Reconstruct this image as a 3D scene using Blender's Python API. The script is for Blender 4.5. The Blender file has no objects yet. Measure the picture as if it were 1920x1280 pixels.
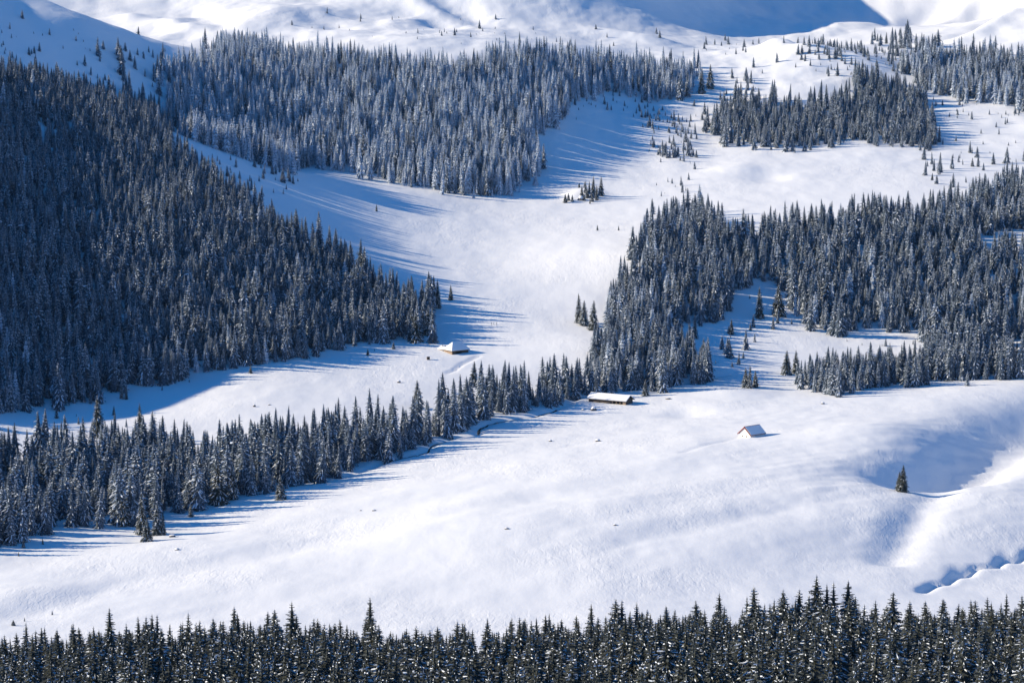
import bpy, math, random
import numpy as np
from mathutils import Vector

S = bpy.context.scene
C = S.collection
R = math.radians

# ------------------------------------------------------------------ camera, sky, sun, exposure
FPX, THETA, CAMZ = 5400.0, 0.131, 240.0          # focal length in pixels of the 1920 px photograph, downward pitch, height
cam_d = bpy.data.cameras.new('camera')
cam_d.sensor_width = 36.0
cam_d.lens = 36.0 * FPX / 1920.0
cam_d.clip_start, cam_d.clip_end = 5.0, 30000.0
cam = bpy.data.objects.new('camera', cam_d)
C.objects.link(cam)
cam.location = (0, 0, CAMZ)
cam.rotation_euler = (math.pi / 2 - THETA, 0, 0)
S.camera = cam

SUN_EL, SUN_BACK = R(23.5), R(4.0)              # the sun stands low on the left, a little beyond the valley
sun_dir = Vector((-math.cos(SUN_EL) * math.cos(SUN_BACK), math.cos(SUN_EL) * math.sin(SUN_BACK), math.sin(SUN_EL)))
sun_d = bpy.data.lights.new('sun', 'SUN')
sun_d.energy, sun_d.angle, sun_d.color = 5.0, R(0.5), (1.0, 0.86, 0.64)
sun = bpy.data.objects.new('sun', sun_d)
C.objects.link(sun)
sun.location = (-800, 200, 900)
sun.rotation_euler = (-sun_dir).to_track_quat('-Z', 'Y').to_euler()

W = bpy.data.worlds.new('World')
S.world = W
W.use_nodes = True
wn = W.node_tree
bg = wn.nodes['Background']
sky = wn.nodes.new('ShaderNodeTexSky')
sky.sky_type = 'NISHITA'
sky.sun_disc = False
sky.sun_elevation = SUN_EL
sky.sun_rotation = math.atan2(sun_dir.x, sun_dir.y)
sky.altitude = 1500.0
sky.air_density, sky.dust_density, sky.ozone_density = 1.0, 0.2, 6.0
grade = wn.nodes.new('ShaderNodeMix')                # the photograph's cold white balance, the same over the whole sky
grade.data_type, grade.blend_type = 'RGBA', 'MULTIPLY'
grade.inputs[0].default_value = 1.0
grade.inputs[7].default_value = (0.18, 1.04, 1.42, 1)
wn.links.new(sky.outputs[0], grade.inputs[6])
wn.links.new(grade.outputs[2], bg.inputs[0])
bg.inputs[1].default_value = 0.085

S.view_settings.view_transform = 'Standard'
S.view_settings.look = 'None'
S.view_settings.gamma = 1.0
S.view_settings.exposure = 0.53
S.render.engine = 'CYCLES'
S.cycles.max_bounces = 5
S.cycles.diffuse_bounces = 3
S.cycles.glossy_bounces = 2
S.cycles.transmission_bounces = 2
S.cycles.volume_bounces = 0
S.cycles.use_denoising = True

# ------------------------------------------------------------------ small helpers
def tag(o, label=None, cat=None, group=None, kind=None):
    if label: o['label'] = label
    if cat: o['category'] = cat
    if group: o['group'] = group
    if kind: o['kind'] = kind
    return o

def empty(name, loc, rz=0.0, sc=(1, 1, 1)):
    o = bpy.data.objects.new(name, None)
    o.empty_display_size = 0.5
    C.objects.link(o)
    o.location, o.rotation_euler, o.scale = loc, (0, 0, rz), sc
    return o

class MB:
    """collects faces, builds one mesh object"""
    def __init__(self): self.v, self.f, self.m = [], [], []
    def poly(self, pts, m=0):
        n = len(self.v); self.v += [tuple(p) for p in pts]; self.f.append(tuple(range(n, n + len(pts)))); self.m.append(m)
    def box(self, c, s, rz=0.0, m=0):
        cx, cy, cz = c; hx, hy, hz = s[0] / 2, s[1] / 2, s[2] / 2
        co, si = math.cos(rz), math.sin(rz)
        n = len(self.v)
        for dz in (-hz, hz):
            for dx, dy in ((-hx, -hy), (hx, -hy), (hx, hy), (-hx, hy)):
                self.v.append((cx + dx * co - dy * si, cy + dx * si + dy * co, cz + dz))
        for q in ((3, 2, 1, 0), (4, 5, 6, 7), (0, 1, 5, 4), (1, 2, 6, 5), (2, 3, 7, 6), (3, 0, 4, 7)):
            self.f.append(tuple(n + i for i in q)); self.m.append(m)
    def slab(self, quad, th, m=0):
        """a thick plate: quad is the underside, thickness along its normal (upwards)"""
        a, b, c_, d = [Vector(p) for p in quad]
        nrm = (b - a).cross(d - a).normalized()
        if nrm.z < 0: nrm = -nrm
        top = [p + nrm * th for p in (a, b, c_, d)]
        n = len(self.v); self.v += [tuple(p) for p in (a, b, c_, d)] + [tuple(p) for p in top]
        for q in ((3, 2, 1, 0), (4, 5, 6, 7), (0, 1, 5, 4), (1, 2, 6, 5), (2, 3, 7, 6), (3, 0, 4, 7)):
            self.f.append(tuple(n + i for i in q)); self.m.append(m)
    def mesh(self, name, mats):
        me = bpy.data.meshes.new(name)
        me.from_pydata(self.v, [], self.f)
        for m in (mats if isinstance(mats, (list, tuple)) else [mats]): me.materials.append(m)
        me.polygons.foreach_set('material_index', self.m)
        me.update()
        return me
    def build(self, name, mats, parent=None, smooth=False):
        me = self.mesh(name, mats)
        if smooth: me.polygons.foreach_set('use_smooth', [True] * len(me.polygons))
        o = bpy.data.objects.new(name, me)
        C.objects.link(o)
        o.parent = parent
        return o

# ------------------------------------------------------------------ materials
def new_mat(name):
    m = bpy.data.materials.new(name); m.use_nodes = True
    nt = m.node_tree
    return m, nt, nt.nodes['Principled BSDF']

def N(nt, typ, **kw):
    n = nt.nodes.new(typ)
    for k, v in kw.items(): setattr(n, k, v)
    return n

def mat_snow_ground():
    m, nt, b = new_mat('snow_cover')
    L = nt.links.new
    tc = N(nt, 'ShaderNodeTexCoord')
    # wind-streaked relief: noise stretched along the slope wind
    mp = N(nt, 'ShaderNodeMapping'); mp.inputs['Rotation'].default_value = (0, 0, R(24)); mp.inputs['Scale'].default_value = (1.0, 0.34, 1.0)
    L(tc.outputs['Object'], mp.inputs['Vector'])
    n1 = N(nt, 'ShaderNodeTexNoise'); n1.inputs['Scale'].default_value = 0.42; n1.inputs['Detail'].default_value = 5; n1.inputs['Roughness'].default_value = 0.62; n1.inputs['Distortion'].default_value = 0.8
    L(mp.outputs[0], n1.inputs['Vector'])
    n2 = N(nt, 'ShaderNodeTexNoise'); n2.inputs['Scale'].default_value = 0.016; n2.inputs['Detail'].default_value = 3
    L(tc.outputs['Object'], n2.inputs['Vector'])
    mr = N(nt, 'ShaderNodeMapRange'); mr.inputs[1].default_value = 0.42; mr.inputs[2].default_value = 0.64; mr.inputs[3].default_value = 0.08; mr.inputs[4].default_value = 1.0
    L(n2.outputs[0], mr.inputs[0])
    mul = N(nt, 'ShaderNodeMath', operation='MULTIPLY'); L(n1.outputs[0], mul.inputs[0]); L(mr.outputs[0], mul.inputs[1])
    n3 = N(nt, 'ShaderNodeTexNoise'); n3.inputs['Scale'].default_value = 0.10; n3.inputs['Detail'].default_value = 4
    L(mp.outputs[0], n3.inputs['Vector'])
    m3 = N(nt, 'ShaderNodeMath', operation='MULTIPLY'); m3.inputs[1].default_value = 1.1; L(n3.outputs[0], m3.inputs[0])
    ad = N(nt, 'ShaderNodeMath', operation='ADD'); L(mul.outputs[0], ad.inputs[0]); L(m3.outputs[0], ad.inputs[1])
    bp = N(nt, 'ShaderNodeBump'); bp.inputs['Strength'].default_value = 1.0; bp.inputs['Distance'].default_value = 0.30
    L(ad.outputs[0], bp.inputs['Height']); L(bp.outputs[0], b.inputs['Normal'])
    # faint natural colour drift of the snow
    cr = N(nt, 'ShaderNodeMix', data_type='RGBA'); cr.inputs[6].default_value = (0.82, 0.84, 0.87, 1); cr.inputs[7].default_value = (0.89, 0.89, 0.89, 1)
    L(n2.outputs[0], cr.inputs[0]); L(cr.outputs[2], b.inputs['Base Color'])
    b.inputs['Roughness'].default_value = 0.75
    b.inputs['Specular IOR Level'].default_value = 0.25
    return m

def mat_plain(name, col, rough=0.8, var=0.25, scale=1.5, spec=0.2, bump=0.0, stretch=(1, 1, 1)):
    m, nt, b = new_mat(name)
    L = nt.links.new
    tc = N(nt, 'ShaderNodeTexCoord'); mp = N(nt, 'ShaderNodeMapping'); mp.inputs['Scale'].default_value = stretch
    L(tc.outputs['Object'], mp.inputs['Vector'])
    n = N(nt, 'ShaderNodeTexNoise'); n.inputs['Scale'].default_value = scale; n.inputs['Detail'].default_value = 5
    L(mp.outputs[0], n.inputs['Vector'])
    mx = N(nt, 'ShaderNodeMix', data_type='RGBA')
    mx.inputs[6].default_value = tuple(c * (1 - var) for c in col) + (1,)
    mx.inputs[7].default_value = tuple(min(1, c * (1 + var)) for c in col) + (1,)
    L(n.outputs[0], mx.inputs[0]); L(mx.outputs[2], b.inputs['Base Color'])
    if bump:
        bp = N(nt, 'ShaderNodeBump'); bp.inputs['Distance'].default_value = bump; L(n.outputs[0], bp.inputs['Height']); L(bp.outputs[0], b.inputs['Normal'])
    b.inputs['Roughness'].default_value = rough
    b.inputs['Specular IOR Level'].default_value = spec
    return m

def mat_needles(name, dark, light, frost=0.0):
    m, nt, b = new_mat(name)
    L = nt.links.new
    oi = N(nt, 'ShaderNodeObjectInfo')
    tc = N(nt, 'ShaderNodeTexCoord')
    n = N(nt, 'ShaderNodeTexNoise'); n.inputs['Scale'].default_value = 0.55; n.inputs['Detail'].default_value = 4
    L(tc.outputs['Object'], n.inputs['Vector'])
    a = N(nt, 'ShaderNodeMath', operation='ADD'); L(oi.outputs['Random'], a.inputs[0]); L(n.outputs[0], a.inputs[1])
    h = N(nt, 'ShaderNodeMath', operation='MULTIPLY'); h.inputs[1].default_value = 0.5; L(a.outputs[0], h.inputs[0])
    mx = N(nt, 'ShaderNodeMix', data_type='RGBA'); mx.inputs[6].default_value = dark + (1,); mx.inputs[7].default_value = light + (1,)
    L(h.outputs[0], mx.inputs[0])
    out = mx.outputs[2]
    if frost:
        n2 = N(nt, 'ShaderNodeTexNoise'); n2.inputs['Scale'].default_value = 1.6; n2.inputs['Detail'].default_value = 3
        L(tc.outputs['Object'], n2.inputs['Vector'])
        mr = N(nt, 'ShaderNodeMapRange'); mr.inputs[1].default_value = 0.35; mr.inputs[2].default_value = 0.65; mr.inputs[4].default_value = frost
        L(n2.outputs[0], mr.inputs[0])
        m2 = N(nt, 'ShaderNodeMix', data_type='RGBA'); m2.inputs[7].default_value = (0.50, 0.63, 0.80, 1)
        L(mr.outputs[0], m2.inputs[0]); L(out, m2.inputs[6]); out = m2.outputs[2]
    L(out, b.inputs['Base Color'])
    b.inputs['Roughness'].default_value = 0.75
    b.inputs['Specular IOR Level'].default_value = 0.15
    return m

M = {}
M['ground'] = mat_snow_ground()
M['snow'] = mat_plain('lying_snow', (0.84, 0.85, 0.87), 0.7, 0.04, 0.6, 0.2, 0.08)
M['tree_snow'] = mat_plain('branch_snow', (0.75, 0.81, 0.90), 0.7, 0.10, 0.9, 0.2)
M['needle'] = mat_needles('needles', (0.012, 0.016, 0.011), (0.044, 0.042, 0.022), 0.11)
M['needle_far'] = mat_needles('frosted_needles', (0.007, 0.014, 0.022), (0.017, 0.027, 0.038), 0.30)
M['needle_frost'] = mat_needles('rimed_needles', (0.012, 0.019, 0.025), (0.028, 0.038, 0.045), 0.80)
M['bark'] = mat_plain('bark', (0.060, 0.045, 0.034), 0.9, 0.4, 3.0, 0.1)
M['wood_pale'] = mat_plain('sunlit_timber', (0.34, 0.25, 0.185), 0.85, 0.30, 1.2, 0.15, 0.02, (1, 1, 8))  # paler timber: sunlight on hut and barn walls put into the colour
M['wood_dark'] = mat_plain('weathered_shaded_timber', (0.10, 0.08, 0.068), 0.9, 0.35, 1.2, 0.1, 0.02, (1, 1, 8))  # weathered timber, darkened further to hold the shade on front walls
M['dark'] = mat_plain('dark_interior', (0.018, 0.016, 0.016), 0.9, 0.3, 1.0, 0.1)
M['plaster'] = mat_plain('white_plaster', (0.80, 0.79, 0.76), 0.8, 0.06, 0.8, 0.2)
M['red_metal'] = mat_plain('red_roof_sheet', (0.20, 0.035, 0.035), 0.5, 0.2, 1.0, 0.4)
M['rock'] = mat_plain('rock', (0.16, 0.15, 0.15), 0.9, 0.35, 0.9, 0.15, 0.1)
M['water'] = mat_plain('stream_water', (0.012, 0.018, 0.024), 0.08, 0.3, 0.4, 0.5, 0.02)

# ------------------------------------------------------------------ terrain as a height field
def ray(u, v):
    """world direction through a point of the photograph, scaled so that y = 1"""
    cx, cy = (np.asarray(u, float) - 960.0) / FPX, (640.0 - np.asarray(v, float)) / FPX
    c, s = math.cos(THETA), math.sin(THETA)
    y = c + cy * s
    return cx / y, (-s + cy * c) / y

def project(x, y, z):
    c, s = math.cos(THETA), math.sin(THETA)
    dz = z - CAMZ
    f = y * c - dz * s
    return 960.0 + FPX * x / f, 640.0 - FPX * (y * s + dz * c) / f

CP = []     # survey points x, y, z
def sp(u, v, d):
    a, b = ray(u, v); CP.append((a * d, d, CAMZ + b * d))
def wp(x, y, z): CP.append((x, y, CAMZ + z))

# near slope with the foreground wood
for x, dz in ((-450, -14), (-150, -6), (0, 0), (150, 7), (450, 14)):
    wp(x, 0, -12 + dz); wp(x, 300, -122 + dz); wp(x, 600, -180 + dz); wp(x, 720, -197 + dz); wp(x, 830, -212 + dz * .6)
# big meadow
for u, v, d in ((-200, 1180, 985), (0, 1180, 985), (480, 1150, 1010), (960, 1150, 1005), (1440, 1140, 1020), (1900, 1110, 1065), (2200, 1100, 1090),
                (0, 1020, 1150), (300, 985, 1190), (640, 890, 1300), (900, 790, 1430), (1100, 752, 1500), (1500, 722, 1540), (1920, 702, 1560), (2300, 690, 1560), (-300, 1060, 1110),
                (300, 1060, 1105), (640, 1000, 1150), (900, 960, 1160), (1200, 880, 1250), (1400, 825, 1330), (1650, 800, 1365), (1200, 1030, 1090), (1500, 950, 1175), (2100, 830, 1330)): sp(u, v, d)
# valley floor beyond the stream, the hut's clearing and the long snow field
for u, v, d in ((150, 800, 1400), (500, 740, 1470), (850, 660, 1590), (1000, 640, 1620), (950, 500, 1800), (950, 385, 2010), (700, 440, 1850), (1150, 300, 2180), (1100, 420, 1930), (1200, 205, 2340), (1130, 640, 1610),
                (1300, 640, 1650), (1650, 640, 1670), (1900, 655, 1650)): sp(u, v, d)
# left spur
for u, v, d in ((0, 760, 1440), (300, 700, 1525), (0, 600, 1540), (300, 600, 1580), (600, 600, 1640), (0, 400, 1700), (300, 400, 1740), (600, 480, 1740), (0, 250, 1850), (0, 127, 1990), (300, 235, 1960),
                (0, 0, 2170), (130, 32, 2180), (205, 80, 2170), (350, 275, 2030), (560, 322, 2000)): sp(u, v, d)
for x, y, z in ((-480, 1480, -92), (-480, 1680, -48), (-480, 1850, -18), (-520, 2050, 8), (-480, 2200, 18), (-620, 1500, -50), (-700, 1850, 10), (-420, 2450, -40), (-320, 2420, -72), (-800, 1200, -190), (-850, 1500, -60)): wp(x, y, z)  # mostly unseen ridge, raised so it shades the left forest
# upper wood on its rounded hill
for u, v, d in ((450, 285, 2090), (700, 330, 2070), (900, 368, 2030), (400, 95, 2380), (600, 95, 2360), (800, 115, 2330), (1000, 95, 2400), (600, 215, 2200), (850, 240, 2190), (1020, 250, 2200), (1250, 130, 2470)): sp(u, v, d)
# plateau and slopes above the trees
for u, v, d in ((300, 30, 2700), (250, 62, 2600), (500, 15, 2640), (700, 20, 2690), (900, 25, 2660), (1000, 10, 2690), (1130, 42, 2680), (1250, 62, 2690), (1300, 35, 2810), (1400, 76, 2740), (1400, 30, 2890), (1400, 0, 3000), (1550, 40, 2870), (1590, 74, 2760),
                (1640, 0, 3030), (1300, 90, 2620), (1800, 45, 2830), (1900, 20, 2910), (1470, 92, 2560)): sp(u, v, d)
for x, y, z in ((0, 2760, 6), (15, 2860, 62), (20, 2960, 95), (-150, 2860, 30), (-150, 3000, 85), (-400, 2950, 30), (-600, 3000, 60), (160, 3120, 60), (300, 3150, 10), (420, 3150, 15), (560, 2900, 0),  # unseen crest points first, raised to throw shade over the upper basin
                (-600, 3600, 330), (0, 3600, 350), (600, 3600, 260), (-1000, 5200, 1000), (0, 5200, 1050), (1000, 5200, 1000), (-1500, 2600, 60), (1500, 2600, 160), (1500, 1500, -60), (-1500, 1000, -200),
                (1500, 700, -120), (-1500, 0, -60), (1500, 0, 0), (0, -600, 140), (-900, -600, 100), (900, -600, 150)): wp(x, y, z)
# right-hand woods and shelves
for u, v, d in ((1200, 470, 1800), (1400, 430, 1880), (1700, 400, 1920), (1500, 570, 1730), (1900, 440, 1860), (1900, 560, 1740), (1500, 325, 2110), (1350, 330, 2110), (1800, 270, 2230), (1500, 282, 2210), (1500, 160, 2400), (1700, 180, 2390), (1900, 200, 2350), (1900, 110, 2520), (2200, 300, 2150), (2200, 550, 1750)): sp(u, v, d)

CP = np.array(CP); CS = 400.0
def _k(r2): return np.where(r2 > 1e-12, 0.5 * r2 * np.log(np.maximum(r2, 1e-12)), 0.0)
_P = CP[:, :2] / CS; _n = len(CP)
_A = np.zeros((_n + 3, _n + 3))
_A[:_n, :_n] = _k(((_P[:, None] - _P[None]) ** 2).sum(-1)) + np.eye(_n) * 2e-3
_A[:_n, _n] = 1; _A[:_n, _n + 1:] = _P; _A[_n:, :_n] = _A[:_n, _n:].T
_w = np.linalg.solve(_A, np.concatenate([CP[:, 2], np.zeros(3)]))
def h_base(x, y):
    x = np.asarray(x, float); y = np.asarray(y, float); shp = x.shape
    q = np.stack([x.ravel(), y.ravel()], 1) / CS
    out = np.empty(len(q))
    for i in range(0, len(q), 20000):
        p = q[i:i + 20000]
        out[i:i + 20000] = _k(((p[:, None] - _P[None]) ** 2).sum(-1)) @ _w[:_n] + _w[_n] + p @ _w[_n + 1:]
    return out.reshape(shp)

rng = np.random.default_rng(7)
_tab = rng.permutation(512); _ga = rng.uniform(0, 2 * np.pi, 512)
def perlin(x, y):
    xi = np.floor(x).astype(int); yi = np.floor(y).astype(int); fx = x - xi; fy = y - yi
    sx = fx * fx * fx * (fx * (fx * 6 - 15) + 10); sy = fy * fy * fy * (fy * (fy * 6 - 15) + 10)
    def g(ix, iy, dx, dy):
        a = _ga[_tab[(_tab[ix & 511] + iy) & 511]]
        return np.cos(a) * dx + np.sin(a) * dy
    return (g(xi, yi, fx, fy) * (1 - sx) + g(xi + 1, yi, fx - 1, fy) * sx) * (1 - sy) + (g(xi, yi + 1, fx, fy - 1) * (1 - sx) + g(xi + 1, yi + 1, fx - 1, fy - 1) * sx) * sy

FEAT = []     # relief features, each a function of x, y
def H(x, y):
    x = np.asarray(x, float); y = np.asarray(y, float)
    z = h_base(x, y)
    far = np.clip((y - 2080) / 350, 0, 1)
    z = z + 1.1 * perlin(x / 55, y / 80) * (1 + .9 * far) + 0.40 * perlin(x / 19 + 7, y / 30) * (1 + .8 * far) + 0.16 * perlin(x / 7.5, y / 11 + 3) * (1 + .8 * far)
    c, s = math.cos(R(32)), math.sin(R(32))
    a, b = x * c + y * s, -x * s + y * c
    rough = 0.25 + np.clip(perlin(x / 90 + 31, y / 120) * 1.6, 0, 1) + 1.3 * np.exp(-0.5 * (((x - 165) / 60) ** 2 + ((y - 1230) / 110) ** 2)) + 1.6 * np.exp(-0.5 * (((x - 215) / 35) ** 2 + ((y - 1345) / 45) ** 2)) + 1.6 * far
    z = z + rough * (0.30 * perlin(a / 17 + 3, b / 6.5) + 0.13 * perlin(a / 8, b / 3.4 + 9))
    c, s = math.cos(R(45)), math.sin(R(45))
    a, b = x * c + y * s, -x * s + y * c
    z = z + 0.9 * perlin(a / 170 + 11, b / 27) * np.clip((1500 - y) / 150, 0, 1) * np.clip((y - 880) / 60, 0, 1)       # long wind swells on the meadow
    calm = 1 - .9 * np.exp(-0.5 * (((x - 90) / 90) ** 2 + ((y - 2790) / 130) ** 2))
    z = z + far * calm * (1.9 * perlin(a / 70 + 2, b / 34) + 1.6 * perlin(x / 21, y / 55 + 4))                                   # ribs and drifts of the high slopes
    for f in FEAT: z = z + f(x, y)
    return z

_T = np.arange(560.0, 4200.0, 2.0)
def ground(u, v, hf=None):
    """the point of the terrain seen at (u, v) of the photograph"""
    a, b = ray(u, v)
    g = (hf or H)(a * _T, _T) - (CAMZ + b * _T)
    i = int(np.argmax(g > 0))
    t = _T[i] - 2.0 * g[i] / max(1e-6, (g[i] - g[i - 1]))
    return np.array([a * t, t, CAMZ + b * t])

def gauss(u, v, amp, sx, sy, rot=0.0):
    p = ground(u, v, h_base); c, s = math.cos(rot), math.sin(rot)
    def f(x, y):
        dx, dy = x - p[0], y - p[1]
        a, b = dx * c + dy * s, -dx * s + dy * c
        return amp * np.exp(-0.5 * ((a / sx) ** 2 + (b / sy) ** 2))
    FEAT.append(f)

def seg_dist(x, y, pts):
    best = np.full(np.shape(x), 1e9)
    for (x0, y0), (x1, y1) in zip(pts[:-1], pts[1:]):
        dx, dy = x1 - x0, y1 - y0
        t = np.clip(((x - x0) * dx + (y - y0) * dy) / (dx * dx + dy * dy), 0, 1)
        best = np.minimum(best, np.hypot(x - x0 - t * dx, y - y0 - t * dy))
    return best

def channel(pix, amp, w):
    pts = [tuple(ground(u, v, h_base)[:2]) for u, v in pix]
    xs = [p[0] for p in pts]; ys = [p[1] for p in pts]
    def f(x, y):
        out = np.zeros(np.shape(x))
        mk = (x > min(xs) - 4 * w) & (x < max(xs) + 4 * w) & (y > min(ys) - 4 * w) & (y < max(ys) + 4 * w)
        if mk.any(): out[mk] = amp * np.exp(-(seg_dist(x[mk], y[mk], pts) / w) ** 2)
        return out
    FEAT.append(f)
    return pts

# hollow and gullies on the right, drift ridge on the left, small knolls
def bowl(pix, amp, w_left, w_right):
    """a gully whose shaded side is broad and whose sunny side is short"""
    pts = [tuple(ground(u, v, h_base)[:2]) for u, v in pix]
    ax, ay = pts[-1][0] - pts[0][0], pts[-1][1] - pts[0][1]
    def f(x, y):
        d = seg_dist(x, y, pts)
        side = ax * (y - pts[0][1]) - ay * (x - pts[0][0])      # which side of the axis
        w = w_right + (w_left - w_right) * (1 / (1 + np.exp(side / (math.hypot(ax, ay) * 3.0))))
        return amp * np.exp(-(d / w) ** 2)
    FEAT.append(f)
bowl([(2080, 738), (1970, 768), (1890, 808), (1820, 856), (1775, 885)], -16.5, 30, 16)
channel([(1775, 885), (1750, 930), (1700, 1000), (1670, 1050)], -2.5, 9)
gauss(1640, 815, 3, 26, 24)
gauss(1900, 960, 3.5, 22, 36, R(-30))
gauss(1560, 960, 2.5, 40, 40)
channel([(1728, 1108), (1752, 1096), (1775, 1094), (1792, 1080), (1812, 1076), (1830, 1066), (1868, 1064), (1880, 1050), (1905, 1052), (1935, 1036)], -2.2, 1.7)
gauss(1803, 1074, -1.8, 3, 5)
gauss(1893, 1048, -1.6, 3, 5)
gauss(420, 1030, 2.0, 26, 20, R(30))
channel([(40, 1150), (250, 1088), (420, 1052), (600, 1018), (800, 972), (1000, 935)], -1.3, 13)
channel([(1180, 1010), (1300, 985), (1450, 965), (1600, 930)], -0.8, 10)
gauss(40, 1120, 2.5, 18, 20)
gauss(900, 975, 2.0, 40, 30)
gauss(1290, 775, -2.0, 9, 10); gauss(1335, 765, 1.4, 14, 12)
gauss(1380, 740, 2.2, 16, 14)
gauss(1098, 366, 3.6, 8.5, 12); gauss(1078, 372, 1.5, 5, 7)
gauss(1460, 96, 10, 14, 30); gauss(1560, 120, 8, 30, 40)
gauss(700, 12, 5, 30, 40); gauss(560, 25, 6, 26, 30); gauss(840, 40, -6, 18, 30)
for u_, v_, a_, sx_, sy_, r_ in ((330, 50, 5, 10, 40, .5), (380, 30, -5, 10, 50, .4), (470, 50, 5, 16, 30, -.4), (600, 40, -4, 12, 30, .5), (760, 45, 5, 14, 26, -.5), (800, 18, 6, 10, 40, .6), (880, 22, -5, 12, 40, .5), (1160, 70, 5, 24, 12, -.3), (1220, 80, 4, 20, 12, -.3),
                             (1720, 40, -5, 10, 60, -.5), (1800, 35, 6, 9, 60, -.5), (1840, 45, -6, 9, 60, -.5), (1880, 40, 6, 9, 60, -.5), (1520, 110, 5, 16, 14, 0), (1620, 128, 4, 16, 14, 0), (250, 40, 5, 12, 30, .4), (1490, 330, 2, 10, 12, 0)): gauss(u_, v_, a_, sx_, sy_, r_)
gauss(1450, 330, -3, 14, 18); gauss(1380, 318, 3, 12, 16)
TRENCH = channel([(838, 699), (852, 693), (866, 681), (884, 672), (897, 666)], -1.1, 1.1)
STREAM = channel([(640, 893), (660, 886), (690, 878), (728, 862), (800, 846), (812, 832), (850, 818), (893, 812), (900, 800), (915, 792), (945, 786), (1000, 780), (1040, 768), (1062, 759), (1078, 747), (1096, 738), (1160, 730), (1300, 716), (1400, 690)], -1.3, 2.6)
channel([(700, 677), (730, 668), (760, 663), (800, 660), (818, 657)], -0.35, 1.0)
channel([(1280, 850), (1330, 833), (1388, 819)], -0.5, 1.3)
channel([(1050, 838), (1085, 831), (1112, 828)], -0.4, 1.0)

def axis(segs):
    out = [segs[0][0]]
    for a, b, st in segs: out += list(np.linspace(a, b, max(2, int(round((b - a) / st)) + 1))[1:])
    return np.array(out)
gx = axis([(-4000, -1000, 250), (-1000, -420, 14), (-420, -330, 5), (-330, 330, 1.7), (330, 480, 5), (480, 1000, 16), (1000, 4000, 250)])
gy = axis([(-1500, 500, 40), (500, 930, 7), (930, 1700, 2.7), (1700, 2900, 4.2), (2900, 3400, 14), (3400, 7000, 120)])
GX, GY = np.meshgrid(gx, gy)
GZ = np.empty_like(GX)
for i in range(0, len(gy), 40): GZ[i:i + 40] = H(GX[i:i + 40], GY[i:i + 40])
nx, ny = len(gx), len(gy)
me = bpy.data.meshes.new('terrain')
me.vertices.add(nx * ny)
me.vertices.foreach_set('co', np.stack([GX, GY, GZ], -1).astype(np.float32).ravel())
idx = np.arange(nx * ny).reshape(ny, nx)
quads = np.stack([idx[:-1, :-1], idx[:-1, 1:], idx[1:, 1:], idx[1:, :-1]], -1).reshape(-1, 4)
me.loops.add(quads.size); me.loops.foreach_set('vertex_index', quads.ravel().astype(np.int32))
me.polygons.add(len(quads)); me.polygons.foreach_set('loop_start', np.arange(0, quads.size, 4, dtype=np.int32))
me.polygons.foreach_set('use_smooth', np.ones(len(quads), bool))
me.update(calc_edges=True); me.validate()
me.materials.append(M['ground'])
terrain = bpy.data.objects.new('terrain', me)
C.objects.link(terrain)
tag(terrain, 'smooth snow-covered valley floor, meadow and mountain slopes', kind='structure')

# dark open water of the brook in its snow channel
def ribbon(name, pts, w, lift, mat):
    m = MB(); L = []
    fine = []
    for (x0, y0), (x1, y1) in zip(pts[:-1], pts[1:]):
        k = max(2, int(math.hypot(x1 - x0, y1 - y0) / 4))
        fine += [(x0 + (x1 - x0) * i / k, y0 + (y1 - y0) * i / k) for i in range(k)]
    rr = random.Random(5)
    for i in range(len(fine)):
        a = fine[max(0, i - 1)]; b = fine[min(len(fine) - 1, i + 1)]
        dx, dy = b[0] - a[0], b[1] - a[1]; l = math.hypot(dx, dy) or 1
        ww = w * (0.35 + 0.9 * abs(math.sin(i * .37) * math.cos(i * .11))) * rr.uniform(.8, 1.2)
        x, y = fine[i][0] + rr.uniform(-.5, .5), fine[i][1] + rr.uniform(-.8, .8)
        p, q = (x - dy / l * ww, y + dx / l * ww), (x + dy / l * ww, y - dx / l * ww)
        z = float(H(np.array([x]), np.array([y]))[0]) + lift
        L.append(((p[0], p[1], z), (q[0], q[1], z)))
    for i, ((a, b), (c_, d)) in enumerate(zip(L[:-1], L[1:])):
        if math.sin(i * .23 + 1) + .6 * math.sin(i * .071) > -.25: m.poly([a, b, d, c_])     # elsewhere the brook runs under the snow
    return m.build(name, mat)
brook = ribbon('stream', STREAM[3:-3], 0.75, 0.25, M['water'])
tag(brook, 'narrow dark open brook winding below the streamside spruces', kind='structure')

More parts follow.
